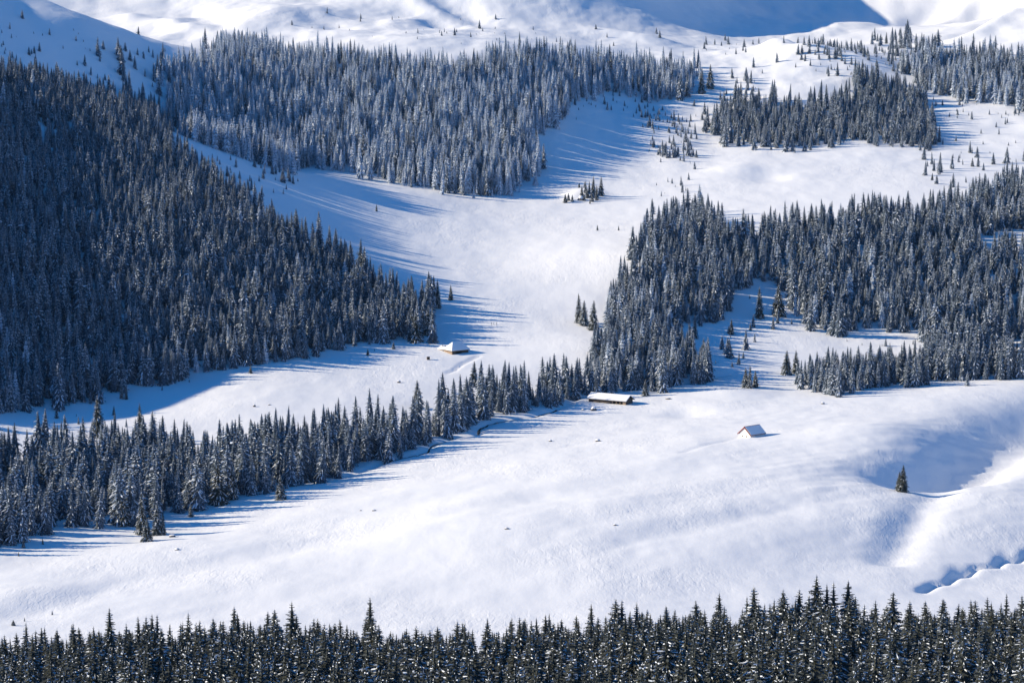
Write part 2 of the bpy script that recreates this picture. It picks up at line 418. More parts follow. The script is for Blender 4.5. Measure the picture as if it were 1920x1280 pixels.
# ------------------------------------------------------------------ spruces
TREE_H = 20.0
def spruce_parts(seed, hi, snow, R0=2.6, top_dark=0.0, ragged=0.15, shape=.85):
    """needles, snow, trunk as MBs; TREE_H metres tall"""
    r = random.Random(seed)
    crown, sn, tr = MB(), MB(), MB()
    Ht = TREE_H
    nl = 36 if hi else 20
    nb = 11 if hi else 8
    nt = 5 if hi else 3
    t0 = r.uniform(.015, .05)
    lean = (r.uniform(-.15, .15), r.uniform(-.15, .15))
    lop = r.uniform(0, 6.28); lopk = r.uniform(0, .18)
    # trunk
    k = 6
    prev = None
    for i, t in enumerate((-0.03, .02, .35, .7, .97)):
        rad = .26 * (1 - t) ** .8 * (1.15 if i < 2 else 1) + .015
        ring = [(lean[0] * t + rad * math.cos(6.283 * j / k), lean[1] * t + rad * math.sin(6.283 * j / k), t * Ht) for j in range(k)]
        if prev:
            for j in range(k): tr.poly([prev[j], prev[(j + 1) % k], ring[(j + 1) % k], ring[j]])
        prev = ring
    # inner twig mass: solid core added against see-through and light leaks
    k = 7; prev = None
    for t in (t0 + .01, .2, .45, .7, .9, 1.01):
        rad = (.42 if hi else .58) * R0 * max(0, 1 - t) ** .85 + (.03 if t < .95 else -.0)
        ring = [(lean[0] * t + rad * r.uniform(.75, 1.2) * math.cos(6.283 * j / k), lean[1] * t + rad * r.uniform(.75, 1.2) * math.sin(6.283 * j / k), t * Ht - r.uniform(0, .5)) for j in range(k)]
        if prev:
            for j in range(k): crown.poly([prev[j], prev[(j + 1) % k], ring[(j + 1) % k], ring[j]])
        prev = ring
    for li in range(nl):
        t = t0 + (1 - t0) * ((li + r.uniform(-.3, .3)) / nl) ** .93 if li else t0
        t = min(max(t, t0), .97)
        prof = (1 - t) ** shape * (0.80 + .20 * min(1, t / .14))
        lev = r.uniform(1 - ragged, 1 + ragged)
        n = max(4, int(round(nb * (0.55 + .45 * (1 - t)))))
        a0 = r.uniform(0, 6.28)
        for bi in range(n):
            az = a0 + 6.283 * bi / n + r.uniform(-.25, .25)
            Ln = (R0 * prof * lev * r.uniform(.72, 1.18) + .12 * min(1, 5 * (1 - t))) * (1 + lopk * math.cos(az - lop))
            e0 = -.34 - .46 * (1 - t) + .60 * t * t + r.uniform(-.14, .14)
            sag = .30 * (1 - t) + .05
            ca, sa = math.cos(az), math.sin(az)
            cx, cy = lean[0] * t, lean[1] * t
            z0 = t * Ht + .35 * Ln
            def P(s, side=0.0, up=0.0):
                rad = Ln * s
                z = z0 + Ln * (e0 * s - sag * s * s + .18 * max(0, s - .7)) + up
                return (cx + ca * rad - sa * side, cy + sa * rad + ca * side, z)
            wmax = (.24 * Ln + .14 * min(1, 4 * (1 - t))) if hi else (.33 * Ln + .16)
            # needle sprays: a spine of overlapping pointed twigs
            for q in range(nt):
                s = .18 + .62 * q / max(1, nt - 1)
                w = wmax * (1.15 - .75 * s) * r.uniform(.8, 1.25)
                for sd in (-1, 1):
                    dr = w * r.uniform(.35, .8)
                    s2 = min(1.0, s + r.uniform(.12, .3))
                    p = P(s2, sd * w)
                    crown.poly([P(s - .14), P(min(1, s + .20)), (p[0], p[1], p[2] - dr)])
            crown.poly([P(.55, -.22 * wmax, -.05), P(1.04 + r.uniform(-.05, .06)), P(.55, .22 * wmax, -.05)])
            # snow lying on the branch
            ps = snow * (1.0 - top_dark * t) + (0.05 if t < .8 else 0)
            for strip in range(3 if hi or snow > .85 else 2):
                if r.random() > ps * (1.25 if strip == 0 else .5): continue
                s0 = r.uniform(.08, .30) if strip == 0 else r.uniform(.25, .60); s1 = min(1.0, s0 + (r.uniform(.55, .85) if strip == 0 else r.uniform(.25, .45)))
                ww = wmax * r.uniform(.12, .30) * (0.6 + .7 * snow + (.5 if snow > .85 else 0)) + .03
                j0 = (r.uniform(-.2, .2) if strip == 0 else (strip * 2 - 3) * r.uniform(.4, .8)) * wmax * (1.1 - .6 * s0); j1 = j0 * r.uniform(.9, 1.5)
                th = .07 + .10 * snow * r.random()
                row = []
                for q in range(3):
                    g = q / 2; s = s0 + (s1 - s0) * g
                    pw = ww * (.45, 1.0, .5)[q] * r.uniform(.7, 1.25)
                    j = j0 + (j1 - j0) * g
                    dz = -.45 * abs(j)
                    pl, pm, pr = P(s, j - pw, dz), P(s, j, th + dz), P(s, j + pw, dz)
                    row.append(((pl[0], pl[1], pl[2] - .5 * pw), pm, (pr[0], pr[1], pr[2] - .5 * pw)))
                for a, b in zip(row[:-1], row[1:]):
                    sn.poly([a[0], a[1], b[1], b[0]]); sn.poly([a[1], a[2], b[2], b[1]])
                e = row[-1]; tip = P(min(1.05, s1 + .06), j1, -.45 * abs(j1) - .10)
                sn.poly([e[0], e[1], tip]); sn.poly([e[1], e[2], tip])
    if snow > .45:   # a tuft of snow on the leader
        sn.poly([(lean[0] - .1, lean[1], .965 * Ht), (lean[0], lean[1] - .1, .965 * Ht), (lean[0], lean[1], .995 * Ht)])
        sn.poly([(lean[0] + .1, lean[1], .965 * Ht), (lean[0], lean[1] + .1, .965 * Ht), (lean[0], lean[1], .995 * Ht)])
    return crown, sn, tr

# meshes for the single trees (three parts each) and for the woods (one joined mesh each)
NEAR = []
for i in range(9):
    snow = (.52, .66, .78, .42, .60, .72, .28, .80, .48)[i]
    c_, s_, t_ = spruce_parts(100 + i, True, snow, (3.8, 4.3, 4.0, 3.3, 4.7, 3.9, 3.6, 4.2, 3.4)[i], .95, .22, (.80, .74, .82, .76, .86, .72, .80, .76, .84)[i])
    NEAR.append((c_.mesh('crown', M['needle']), s_.mesh('snow_load', M['tree_snow']), t_.mesh('trunk', M['bark'])))
MIDL = []
for i in range(6):
    c_, s_, t_ = spruce_parts(200 + i, True, (.45, .55, .65, .38, .5, .6)[i], (3.3, 3.6, 4.0, 3.1, 4.3, 3.0)[i], .5, .18, (.78, .74, .86, .72, .82, .74)[i])
    MIDL.append((c_.mesh('crown', M['needle']), s_.mesh('snow_load', M['tree_snow']), t_.mesh('trunk', M['bark'])))

protos = bpy.data.collections.new('spruce_models')      # not linked to the scene: only instanced by the woods
CLASSES = {'near': [], 'dark': [], 'mid': [], 'frost': []}
_cnt = 0
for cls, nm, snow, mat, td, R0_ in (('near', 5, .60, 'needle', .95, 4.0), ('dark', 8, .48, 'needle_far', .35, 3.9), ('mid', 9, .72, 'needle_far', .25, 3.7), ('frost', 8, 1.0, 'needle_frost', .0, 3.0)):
    for i in range(nm):
        c_, s_, t_ = spruce_parts(300 + _cnt, cls == 'near', snow * random.Random(_cnt).uniform(.85, 1.12), R0_ * random.Random(_cnt + 50).uniform(.87, 1.15), td, .18, {'near': .78, 'frost': .66}.get(cls, random.Random(_cnt).uniform(.66, .9)))
        a = MB(); a.v = list(c_.v); a.f = list(c_.f); a.m = [0] * len(c_.f)
        for src, mi in ((s_, 1), (t_, 2)):
            n0 = len(a.v); a.v += src.v; a.f += [tuple(n0 + j for j in f) for f in src.f]; a.m += [mi] * len(src.f)
        o = bpy.data.objects.new('spruce_model_%02d' % _cnt, a.mesh('spruce_model', [M[mat], M['tree_snow'], M['bark']]))
        protos.objects.link(o)
        CLASSES[cls].append(_cnt); _cnt += 1

def wood_nodes():
    g = bpy.data.node_groups.new('plant_spruces', 'GeometryNodeTree')
    g.interface.new_socket('Geometry', in_out='INPUT', socket_type='NodeSocketGeometry')
    g.interface.new_socket('Geometry', in_out='OUTPUT', socket_type='NodeSocketGeometry')
    n = g.nodes; L = g.links.new
    gi, go = n.new('NodeGroupInput'), n.new('NodeGroupOutput')
    iop = n.new('GeometryNodeInstanceOnPoints')
    ci = n.new('GeometryNodeCollectionInfo'); ci.inputs['Collection'].default_value = protos; ci.inputs['Separate Children'].default_value = True; ci.inputs['Reset Children'].default_value = True
    def attr(name, typ):
        a = n.new('GeometryNodeInputNamedAttribute'); a.data_type = typ; a.inputs['Name'].default_value = name; return a.outputs['Attribute']
    L(gi.outputs[0], iop.inputs['Points']); L(ci.outputs[0], iop.inputs['Instance'])
    iop.inputs['Pick Instance'].default_value = True
    L(attr('pick', 'INT'), iop.inputs['Instance Index']); L(attr('size', 'FLOAT_VECTOR'), iop.inputs['Scale'])
    e2r = n.new('FunctionNodeEulerToRotation'); L(attr('turn', 'FLOAT_VECTOR'), e2r.inputs[0]); L(e2r.outputs[0], iop.inputs['Rotation'])
    L(iop.outputs[0], go.inputs[0])
    return g
WOOD = wood_nodes()

def wood(name, pts, label, cat='forest', group=None):
    """pts: list of x, y, z, height, width factor, turn, class name"""
    if not pts: return None
    me = bpy.data.meshes.new(name)
    n = len(pts)
    me.vertices.add(n)
    me.vertices.foreach_set('co', np.array([p[:3] for p in pts], np.float32).ravel())
    rr = random.Random(n)
    a = me.attributes.new('pick', 'INT', 'POINT'); a.data.foreach_set('value', np.array([rr.choice(CLASSES[p[6]]) for p in pts], np.int32))
    a = me.attributes.new('size', 'FLOAT_VECTOR', 'POINT'); a.data.foreach_set('vector', np.array([(p[3] / TREE_H * p[4], p[3] / TREE_H * p[4], p[3] / TREE_H) for p in pts], np.float32).ravel())
    a = me.attributes.new('turn', 'FLOAT_VECTOR', 'POINT'); a.data.foreach_set('vector', np.array([(rr.gauss(0, .025), rr.gauss(0, .025), p[5]) for p in pts], np.float32).ravel())
    o = bpy.data.objects.new(name, me); C.objects.link(o)
    md = o.modifiers.new('spruces', 'NODES'); md.node_group = WOOD
    tag(o, label, cat, group, 'stuff')
    return o

def inside(u, v, poly):
    u = np.asarray(u); v = np.asarray(v); r_ = np.zeros(u.shape, bool); n = len(poly)
    for i in range(n):
        (x0, y0), (x1, y1) = poly[i], poly[(i + 1) % n]
        if y0 == y1: continue
        c_ = ((y0 > v) != (y1 > v)) & (u < (x1 - x0) * (v - y0) / (y1 - y0) + x0)
        r_ ^= c_
    return r_

def scatter(poly, sp_, hrange, cls, seed, y_lo, y_hi, thin=0.0, holes=(), young=.2, wide=(.75, 1.25), clump=0.0, hmap=None, edge=1.0, gaps=0.0):
    """bases of a wood: jittered planting grid on the ground, kept where the photograph shows the wood"""
    g = np.random.default_rng(seed)
    xs = np.arange(-460, 470, sp_); ys = np.arange(y_lo, y_hi, sp_)
    X, Y = np.meshgrid(xs, ys); X = X + g.uniform(-.48, .48, X.shape) * sp_; Y = Y + g.uniform(-.48, .48, Y.shape) * sp_
    X, Y = X.ravel(), Y.ravel()
    Z = h_base(X, Y); U, V = project(X, Y, Z)
    jx, jy = perlin(X / 9 + 5, Y / 9) * 26 + g.normal(0, 4, X.shape), perlin(X / 11, Y / 11 + 8) * 16 + g.normal(0, 2.5, X.shape)
    k = inside(U + jx * edge, V + jy * edge, poly)
    for h in holes: k &= ~inside(U, V, h)
    k &= g.random(len(X)) > thin
    if clump: k &= perlin(X / 16 + seed, Y / 22) > (clump - .5) * .8
    if gaps: k &= perlin(X / 13 + seed * 3, Y / 17) > gaps - .62
    X, Y, U, V = X[k], Y[k], U[k], V[k]
    Z = H(X, Y); HN = 1 + .35 * perlin(X / 22 + seed, Y / 30)
    out = []
    for i in range(len(X)):
        f = g.random()
        h = hrange[0] + (hrange[1] - hrange[0]) * f + g.normal(0, 1.2)
        h *= HN[i]
        if hmap is not None: h *= hmap(U[i], V[i])
        if g.random() < young: h *= g.uniform(.35, .7)
        c_ = cls(U[i], V[i], g) if callable(cls) else cls
        out.append((X[i], Y[i], Z[i] - .15, h, g.uniform(*wide), g.uniform(0, 6.283), c_))
    return out

def mix(*w):
    def f(u, v, g):
        q = g.random()
        for nme, p in w:
            if q < p: return nme
            q -= p
        return w[-1][0]
    return f

LEFT = [(-90, 130), (60, 140), (110, 150), (140, 172), (170, 182), (230, 175), (280, 190), (300, 230), (350, 300), (400, 340), (450, 372), (500, 425), (560, 455), (640, 485), (690, 520), (720, 550), (770, 565), (812, 582), (812, 610), (800, 638), (770, 640),
        (735, 632), (690, 645), (600, 662), (560, 672), (480, 685), (410, 690), (330, 715), (260, 722), (215, 735), (190, 755), (60, 765), (-90, 792)]
UPPER = [(300, 140), (350, 122), (420, 92), (480, 88), (540, 102), (620, 103), (760, 120), (880, 128), (930, 106), (1000, 96), (1100, 115), (1240, 130), (1310, 135), (1300, 165), (1290, 196), (1240, 192), (1200, 188), (1140, 175), (1085, 182), (1065, 215), (1040, 240),
         (1000, 268), (1015, 318), (990, 350), (960, 365), (900, 370), (830, 360), (760, 346), (700, 331), (650, 325), (600, 312), (560, 320), (520, 322), (470, 306), (400, 290), (350, 262), (310, 215)]
RIGHT = [(1172, 505), (1200, 462), (1250, 425), (1310, 402), (1342, 432), (1360, 462), (1400, 448), (1480, 432), (1560, 420), (1640, 412), (1700, 412), (1720, 432), (1750, 395), (1830, 380), (1930, 352), (2010, 340), (2010, 645), (1920, 645), (1860, 650), (1760, 642), (1700, 622),
         (1600, 625), (1550, 625), (1512, 615), (1490, 595), (1480, 548), (1440, 530), (1400, 545), (1372, 562), (1352, 592), (1330, 612), (1270, 618), (1252, 640), (1298, 668), (1318, 700), (1372, 706), (1320, 714), (1250, 728), (1200, 734), (1130, 735), (1096, 735), (1102, 690), (1130, 640), (1142, 580)]
RHOLES = [[(1735, 385), (1800, 368), (1830, 385), (1760, 400)], [(1840, 520), (1920, 505), (1960, 525), (1860, 540)], [(1600, 470), (1640, 462), (1650, 480), (1610, 486)], [(1300, 470), (1325, 460), (1330, 490)], [(1830, 445), (1925, 430), (1925, 470), (1850, 475)]]
STREAMW = [(-90, 862), (60, 862), (140, 858), (200, 842), (300, 848), (400, 872), (470, 852), (600, 832), (680, 818), (760, 826), (840, 788), (880, 768), (905, 762), (930, 748), (1000, 742), (1045, 718), (1088, 718), (1094, 738), (1075, 752), (1040, 760), (1000, 770), (940, 776),
           (905, 782), (890, 800), (850, 812), (808, 822), (798, 838), (760, 855), (700, 868), (650, 886), (600, 902), (545, 913), (520, 926), (470, 933), (430, 935), (390, 943), (340, 962), (250, 980), (180, 988), (80, 1000), (30, 1020), (-90, 1040)]
SHOLES = [[(40, 850), (75, 850), (60, 885), (35, 880)], [(140, 870), (165, 860), (170, 890)], [(225, 838), (250, 838), (252, 862), (228, 862)], [(880, 770), (905, 760), (905, 800), (890, 800)]]
RBELT = [(1505, 716), (1520, 736), (1570, 738), (1640, 729), (1755, 714), (1755, 690), (1640, 702), (1560, 706)]
RBELT2 = [(1740, 655), (1800, 660), (1850, 668), (1860, 690), (1920, 692), (2000, 692), (2000, 706), (1750, 713)]
UR1 = [(1320, 245), (1350, 207), (1400, 192), (1430, 195), (1500, 203), (1560, 203), (1600, 180), (1585, 155), (1640, 152), (1680, 162), (1720, 182), (1750, 215), (1760, 260), (1750, 286), (1722, 280), (1660, 270), (1600, 265), (1540, 276), (1480, 281), (1420, 279), (1360, 266)]
UR2 = [(1700, 132), (1760, 120), (1850, 112), (1930, 116), (2010, 110), (2010, 230), (1920, 206), (1860, 196), (1800, 191), (1760, 176), (1720, 156), (1690, 142)]
GROVE = [(1086, 350), (1132, 352), (1134, 372), (1115, 380), (1090, 378)]

wood('spruce_forest', scatter(LEFT, 5.1, (12, 22), mix(('mid', .36), ('dark', .62), ('frost', .02)), 11, 1350, 2120, hmap=lambda u, v: 0.72 + .28 * min(1, max(0, (v - 120) / 400)), gaps=.2),
     'broad snowy spruce forest covering the shaded slope on the left', 'forest')
wood('spruce_forest', scatter(UPPER, 5.0, (13, 24), mix(('frost', .78), ('mid', .22)), 12, 1950, 2560, wide=(.75, 1.0), hmap=lambda u, v: 0.72 + .28 * min(1, max(0, (v - 90) / 160))),
     'white frosted spruce forest on the rounded hill above the snow field', 'forest')
wood('spruce_forest', scatter(RIGHT, 5.3, (12, 22), mix(('mid', .5), ('dark', .42), ('frost', .08)), 13, 1450, 2060, holes=RHOLES, gaps=.2),
     'large spruce forest on the right slope above the long barn', 'forest')
wood('spruce_forest', scatter(STREAMW, 5.6, (12, 24), mix(('dark', .55), ('mid', .45)), 14, 1080, 1620, holes=SHOLES, young=.25, hmap=lambda u, v: .72 if (u > 985 and v > 744) else 1.0),
     'dark belt of spruces following the brook across the valley', 'forest')
wood('spruce_forest', scatter(RBELT, 4.6, (12, 18), mix(('dark', .4), ('mid', .6)), 15, 1450, 1650) + scatter(RBELT2, 4.8, (14, 22), mix(('dark', .5), ('mid', .5)), 16, 1450, 1750, young=.2),
     'narrow strip of young spruces beyond the meadow at right', 'forest')
wood('spruce_forest', scatter(UR1, 5.4, (10, 19), mix(('mid', .7), ('dark', .3)), 17, 2050, 2550, young=.35, gaps=.2, edge=1.2),
     'spruce wood on the bluish slope above the upper right clearing', 'forest')
wood('spruce_forest', scatter(UR2, 5.4, (14, 21), mix(('mid', .5), ('frost', .5)), 18, 2200, 2750, young=.2),
     'frosted spruce wood at the upper right edge below the bright slope', 'forest')
# scattered dwarf trees and scrub at the edges of the woods
SC = []
for poly, spc, hr, thin, seed, cl in (
        ([(1215, 225), (1245, 210), (1290, 225), (1300, 290), (1270, 310), (1225, 300)], 4, (2, 8), .3, 31, .45),
        ([(1300, 200), (1400, 120), (1470, 120), (1420, 200), (1340, 225), (1300, 290)], 8, (4, 12), .7, 32, 0),
        ([(1530, 90), (1620, 95), (1700, 110), (1690, 140), (1580, 150), (1480, 130), (1500, 100)], 7, (4, 11), .5, 33, 0),
        ([(1640, 180), (1760, 185), (1920, 215), (1990, 240), (1990, 255), (1900, 240), (1780, 235)], 6, (3, 8), .45, 34, .5),
        ([(1780, 235), (1990, 260), (1990, 310), (1760, 300)], 14, (3, 7), .7, 35, 0),
        ([(150, 100), (260, 85), (340, 110), (300, 170), (200, 160), (150, 150)], 8, (4, 14), .6, 36, 0),
        ([(350, 280), (420, 300), (560, 330), (560, 360), (470, 370), (400, 330)], 7, (3, 9), .6, 37, 0),
        ([(1060, 200), (1110, 180), (1200, 190), (1260, 200), (1230, 222), (1100, 205), (1060, 240)], 6, (3, 8), .5, 38, 0),
        ([(1180, 380), (1300, 310), (1330, 400), (1250, 420)], 9, (3, 9), .75, 39, 0),
        ([(1350, 560), (1490, 560), (1500, 620), (1400, 640), (1300, 640), (1320, 615)], 9, (2.5, 8), .72, 40, 0),
        ([(1560, 628), (1740, 628), (1750, 655), (1600, 655)], 8, (1.2, 3.0), .6, 41, 0),
        ([(300, 50), (700, 20), (1250, 60), (1300, 90), (900, 90), (640, 60)], 16, (2, 6), .8, 42, 0),
        ([(1640, 75), (1760, 80), (1780, 110), (1640, 105)], 7, (6, 15), .65, 43, 0),
        ([(1280, 80), (1500, 85), (1560, 100), (1400, 110)], 12, (3, 8), .75, 44, 0),
        ([(-20, 30), (120, 45), (200, 90), (170, 150), (60, 140), (-20, 120)], 6, (1.5, 6), .55, 45, .62),
        ([(200, 740), (330, 720), (740, 640), (760, 655), (500, 710), (240, 770)], 10, (2, 6), .85, 46, 0),
        ([(120, 780), (420, 820), (700, 800), (760, 820), (600, 830), (300, 845), (150, 840)], 8, (3, 9), .75, 47, 0),
        ([(1700, 280), (1990, 300), (1990, 350), (1740, 350)], 12, (6, 14), .75, 48, 0),
        ([(1300, 640), (1420, 640), (1390, 700), (1330, 690)], 8, (4, 12), .5, 49, 0)):
    SC += scatter(poly, spc, hr, mix(('mid', .6), ('dark', .4)), seed, 1300, 2900, thin=thin, young=.3, wide=(.9, 1.5), clump=cl)
wood('scrub_vegetation', SC, 'scattered dwarf spruces and scrub dotting the snow around the woods', 'scrub')
print('scrub', len(SC))

# ------------------------------------------------------------------ single spruces (things with trunk, crown and snow)
def plant(x, y, z, h, wf, model, turn, label, group=None, lean=(0, 0), name='spruce_tree'):
    o = empty(name, (x, y, z), turn, (h / TREE_H * wf, h / TREE_H * wf, h / TREE_H))
    o.rotation_euler = (lean[0], lean[1], turn)
    tag(o, label, 'tree', group)
    c_ = bpy.data.objects.new('crown', model[0]); C.objects.link(c_); c_.parent = o
    s_ = bpy.data.objects.new('snow_load', model[1]); s_['kind'] = 'stuff'; C.objects.link(s_); s_.parent = c_
    t_ = bpy.data.objects.new('trunk', model[2]); C.objects.link(t_); t_.parent = o
    return o

def lone(u, v, hpx, wf, mi, label, group=None, models=MIDL):
    p = ground(u, v)
    h = hpx / FPX * p[1]
    rr = random.Random(int(u * 7 + v))
    return plant(p[0], p[1], p[2] - .12, h, wf, models[mi % len(models)], rr.uniform(0, 6.28), label, group)

for a in (
        (845, 562, 30, 1.1, 0, 'small spruce standing alone right of the left forest tip'),
        (813, 576, 62, 1.0, 1, 'tall spruce at the tip of the left forest, left of a close pair'),
        (820, 577, 56, .95, 3, 'slim spruce at the tip of the left forest, right of a close pair'),
        (803, 628, 58, 1.15, 2, 'dark spruce at the lower right corner of the left forest'),
        (780, 640, 56, 1.35, 4, 'pale broad spruce at the lower corner of the left forest'),
        (1085, 605, 58, 1.05, 0, 'leftmost of three spruces standing before the right forest edge'),
        (1095, 610, 50, 1.25, 2, 'middle of three spruces standing before the right forest edge'),
        (1113, 618, 58, 1.15, 1, 'rightmost of three spruces standing before the right forest edge'),
        (782, 765, 56, 1.25, 2, 'dark spruce alone in the clearing above the streamside belt'),
        (889, 724, 50, 1.25, 1, 'spruce rising above the streamside belt straight below the hut'),
        (1210, 741, 32, 1.5, 0, 'small pale spruce just right behind the long barn'),
        (1398, 727, 40, 1.2, 4, 'left stem of the pale spruce trio on the meadow edge'),
        (1406, 728, 46, 1.0, 5, 'middle stem of the pale spruce trio on the meadow edge'),
        (1416, 726, 34, 1.2, 2, 'right stem of the pale spruce trio on the meadow edge'),
        (1475, 702, 48, 1.2, 4, 'broad spruce at the left of the pair beside the young strip'),
        (1492, 700, 46, 1.2, 2, 'spruce at the right of the pair beside the young strip'),
        (1423, 596, 62, 1.1, 3, 'dark spruce left of two in the clearing under the right forest'),
        (1459, 590, 60, 1.2, 4, 'pale spruce right of two in the clearing under the right forest'),
        (1303, 634, 44, 1.2, 5, 'slim spruce on the snow edge left of the right clearing'),
        (1371, 626, 30, 1.3, 0, 'low spruce on the snow below the right clearing trees'),
        (526, 936, 48, 1.3, 4, 'grey spruce at the belt edge where the meadow cuts in'),
        (358, 968, 26, 1.4, 2, 'small pale spruce at the foot of the streamside belt'),
        (266, 1000, 88, .95, 0, 'tall dark spruce of the group jutting into the meadow'),
        (276, 1014, 44, 1.5, 4, 'short wide spruce in front of the group jutting into the meadow'),
        (295, 1002, 66, 1.1, 1, 'middle height spruce in the group jutting into the meadow'),
        (306, 1002, 48, 1.0, 3, 'slim short spruce at the right end of the jutting group'),
        (232, 985, 70, 1.25, 2, 'snowy spruce at the belt edge left of the jutting group'),
        (410, 944, 84, 1.35, 4, 'big broad snowy spruce at the front edge of the belt'),
        (436, 936, 72, 1.1, 2, 'tapering spruce right of the big broad snowy one'),
        (44, 1026, 22, 1.1, 0, 'tiny spruce on the snow below the belt at far left'),
        (80, 1020, 13, 1.1, 1, 'sapling on the snow right of the tiny far left spruce'),
        (35, 1042, 10, 1.1, 3, 'smallest sapling below the tiny far left spruce'),
        (98, 1152, 10, 1.3, 0, 'sapling alone on the lower left meadow'),
        (25, 1172, 12, 2.0, 4, 'low bushy spruce above the foreground wood at far left'),
        (46, 1164, 9, 1.1, 3, 'thin sapling beside the low bushy spruce at far left'),
        (738, 654, 15, 1.5, 2, 'small frosted spruce on the snow left of the hut'),
        (690, 666, 14, 1.5, 0, 'little dark spruce left along the snow from the hut'),
        (470, 699, 17, 1.4, 1, 'small dark spruce on the snow under the left forest'),
        (228, 747, 30, 1.2, 5, 'spruce in a pair below the left end of the forest'),
        (237, 748, 24, 1.2, 3, 'shorter spruce in a pair below the left end of the forest'),
        (106, 784, 22, 1.2, 2, 'small pale spruce between left forest and belt'),
        (214, 778, 20, 1.1, 0, 'slim small spruce between left forest and belt'),
        (183, 818, 80, 1.25, 0, 'tall dark spruce rising at the upper edge of the belt'),
        (263, 822, 70, 1.0, 3, 'slender spruce rising at the upper edge of the belt'),
        (706, 396, 14, 1.1, 1, 'tiny spruce on the bright snow below the frosted forest'),
        (1120, 432, 12, 1.1, 0, 'tiny spruce on the snow field near the right forest'),
        (1160, 432, 10, 1.1, 1, 'tiny spruce close to the tip of the right forest'),
        (1113, 370, 42, 1.0, 0, 'tall spruce of the rock grove, left of its two spires'),
        (1127, 366, 36, 1.1, 1, 'tall spruce of the rock grove, right of its two spires'),
        (1119, 375, 30, 1.0, 3, 'spruce in front of the two spires of the rock grove'),
        (1105, 362, 24, 1.0, 5, 'spruce in the middle of the rock grove'),
        (1098, 362, 24, .9, 2, 'spruce left of the middle of the rock grove'),
        (1086, 352, 10, 1.4, 4, 'bushy dwarf spruce on top of the grove rock'),
        (1096, 352, 12, 1.3, 1, 'rounded dwarf spruce behind the grove rock'),
        (1060, 380, 17, 1.5, 4, 'frosted dwarf spruce at the left foot of the grove rock'),
        (1073, 378, 14, 1.4, 2, 'frosted dwarf spruce before the grove rock'),
        (1091, 366, 20, 1.1, 1, 'spruce at the left end of the rock grove row'),
        (1101, 370, 18, 1.3, 4, 'broad frosted spruce low in the rock grove'),
        (1110, 378, 17, 1.3, 2, 'frosted dwarf spruce under the tall grove spires'),
        (1095, 376, 13, 1.4, 4, 'frosted dwarf spruce right of the dark grove rock'),
        (1066, 376, 15, 1.4, 2, 'frosted dwarf spruce between the two left of the grove rock'),
        (1106, 382, 12, 1.0, 3, 'thin sapling on the snow below the rock grove'),
        (1748, 338, 15, 1.3, 0, 'lone small spruce above the right forest on the clearing'),
        (1823, 312, 17, 1.3, 1, 'lone spruce on the sunny snow at upper right'),
        (1687, 67, 14, 1.3, 0, 'lone spruce on the bright slope at upper right'),
        (1662, 82, 22, 1.1, 3, 'slender spruce left of the lone bright slope spruce'),
        (1332, 166, 46, 1.1, 2, 'spruce pair member at the right end of the frosted forest'),
        (1316, 175, 50, 1.0, 0, 'left of two spruces beside the shaded gap at upper right')):
    lone(*a)
lone(1694, 922, 54, 1.35, 6, 'stout dark spruce standing alone in the shaded hollow', None, NEAR)
lone(1686, 919, 38, 1.5, 3, 'shorter spruce stem merged into the left side of the hollow spruce', None, NEAR)

# the foreground wood: its trees are the largest in the picture
g = np.random.default_rng(77)
N_FG = 222
FG = []
def edge_v(u):      # where the tips of the foreground wood end against the meadow
    return np.interp(u, [-50, 0, 150, 270, 300, 420, 520, 640, 760, 900, 1050, 1150, 1250, 1330, 1450, 1520, 1620, 1750, 1920, 1980], [1205, 1200, 1185, 1170, 1175, 1172, 1160, 1172, 1180, 1178, 1175, 1150, 1150, 1140, 1128, 1120, 1150, 1145, 1140, 1140])
sp_ = 6.3
X, Y = np.meshgrid(np.arange(-190, 190, sp_), np.arange(590, 850, sp_ * 1.1))
X = (X + g.uniform(-.45, .45, X.shape) * sp_).ravel(); Y = (Y + g.uniform(-.45, .45, Y.shape) * sp_).ravel()
Z = H(X, Y)
for x, y, z in zip(X, Y, Z):
    h = g.uniform(20, 32)
    ut, vt = project(x, y, z + h)
    ev = float(edge_v(ut)) + g.choice([-1, 1, 1]) * abs(g.normal(0, 17))
    if vt < ev:
        h2 = h - (ev - vt) / FPX * y
        if h2 < 13: continue
        h = h2; ut, vt = project(x, y, z + h)
    if -60 < ut < 1980 and vt < 1330:
        FG.append((x, y, z, h, ut, vt, g.uniform(.74, 1.12)))
FG.sort(key=lambda p: -p[1])
# which of them show most: crowns painted from far to near on a coarse picture
owner = np.full((72, 480), -1)
for i, (x, y, z, h, ut, vt, wf) in enumerate(FG):
    half = 3.2 * wf * h / TREE_H / y * FPX
    for rv in range(max(0, int((vt - 1000) / 4)), 72):
        w = half * min(1.0, ((rv * 4 + 1002 - vt) / (h / y * FPX)) ** .7) if rv * 4 + 1002 > vt else 0
        a_, b_ = int((ut - w) / 4), int((ut + w) / 4) + 1
        owner[rv, max(0, a_):max(0, min(480, b_))] = i
seen = np.bincount(owner[owner >= 0][:].ravel(), minlength=len(FG)) if len(FG) else []
seen = np.bincount(owner[:70][owner[:70] >= 0], minlength=len(FG))
order = np.argsort(-seen)
single = set(int(i) for i in order[:N_FG] if seen[i] > 0)
print('foreground', len(FG), 'shown', int((seen > 0).sum()), 'single', len(single), 'least', int(seen[order[min(N_FG, len(FG)) - 1]]))
REST = []
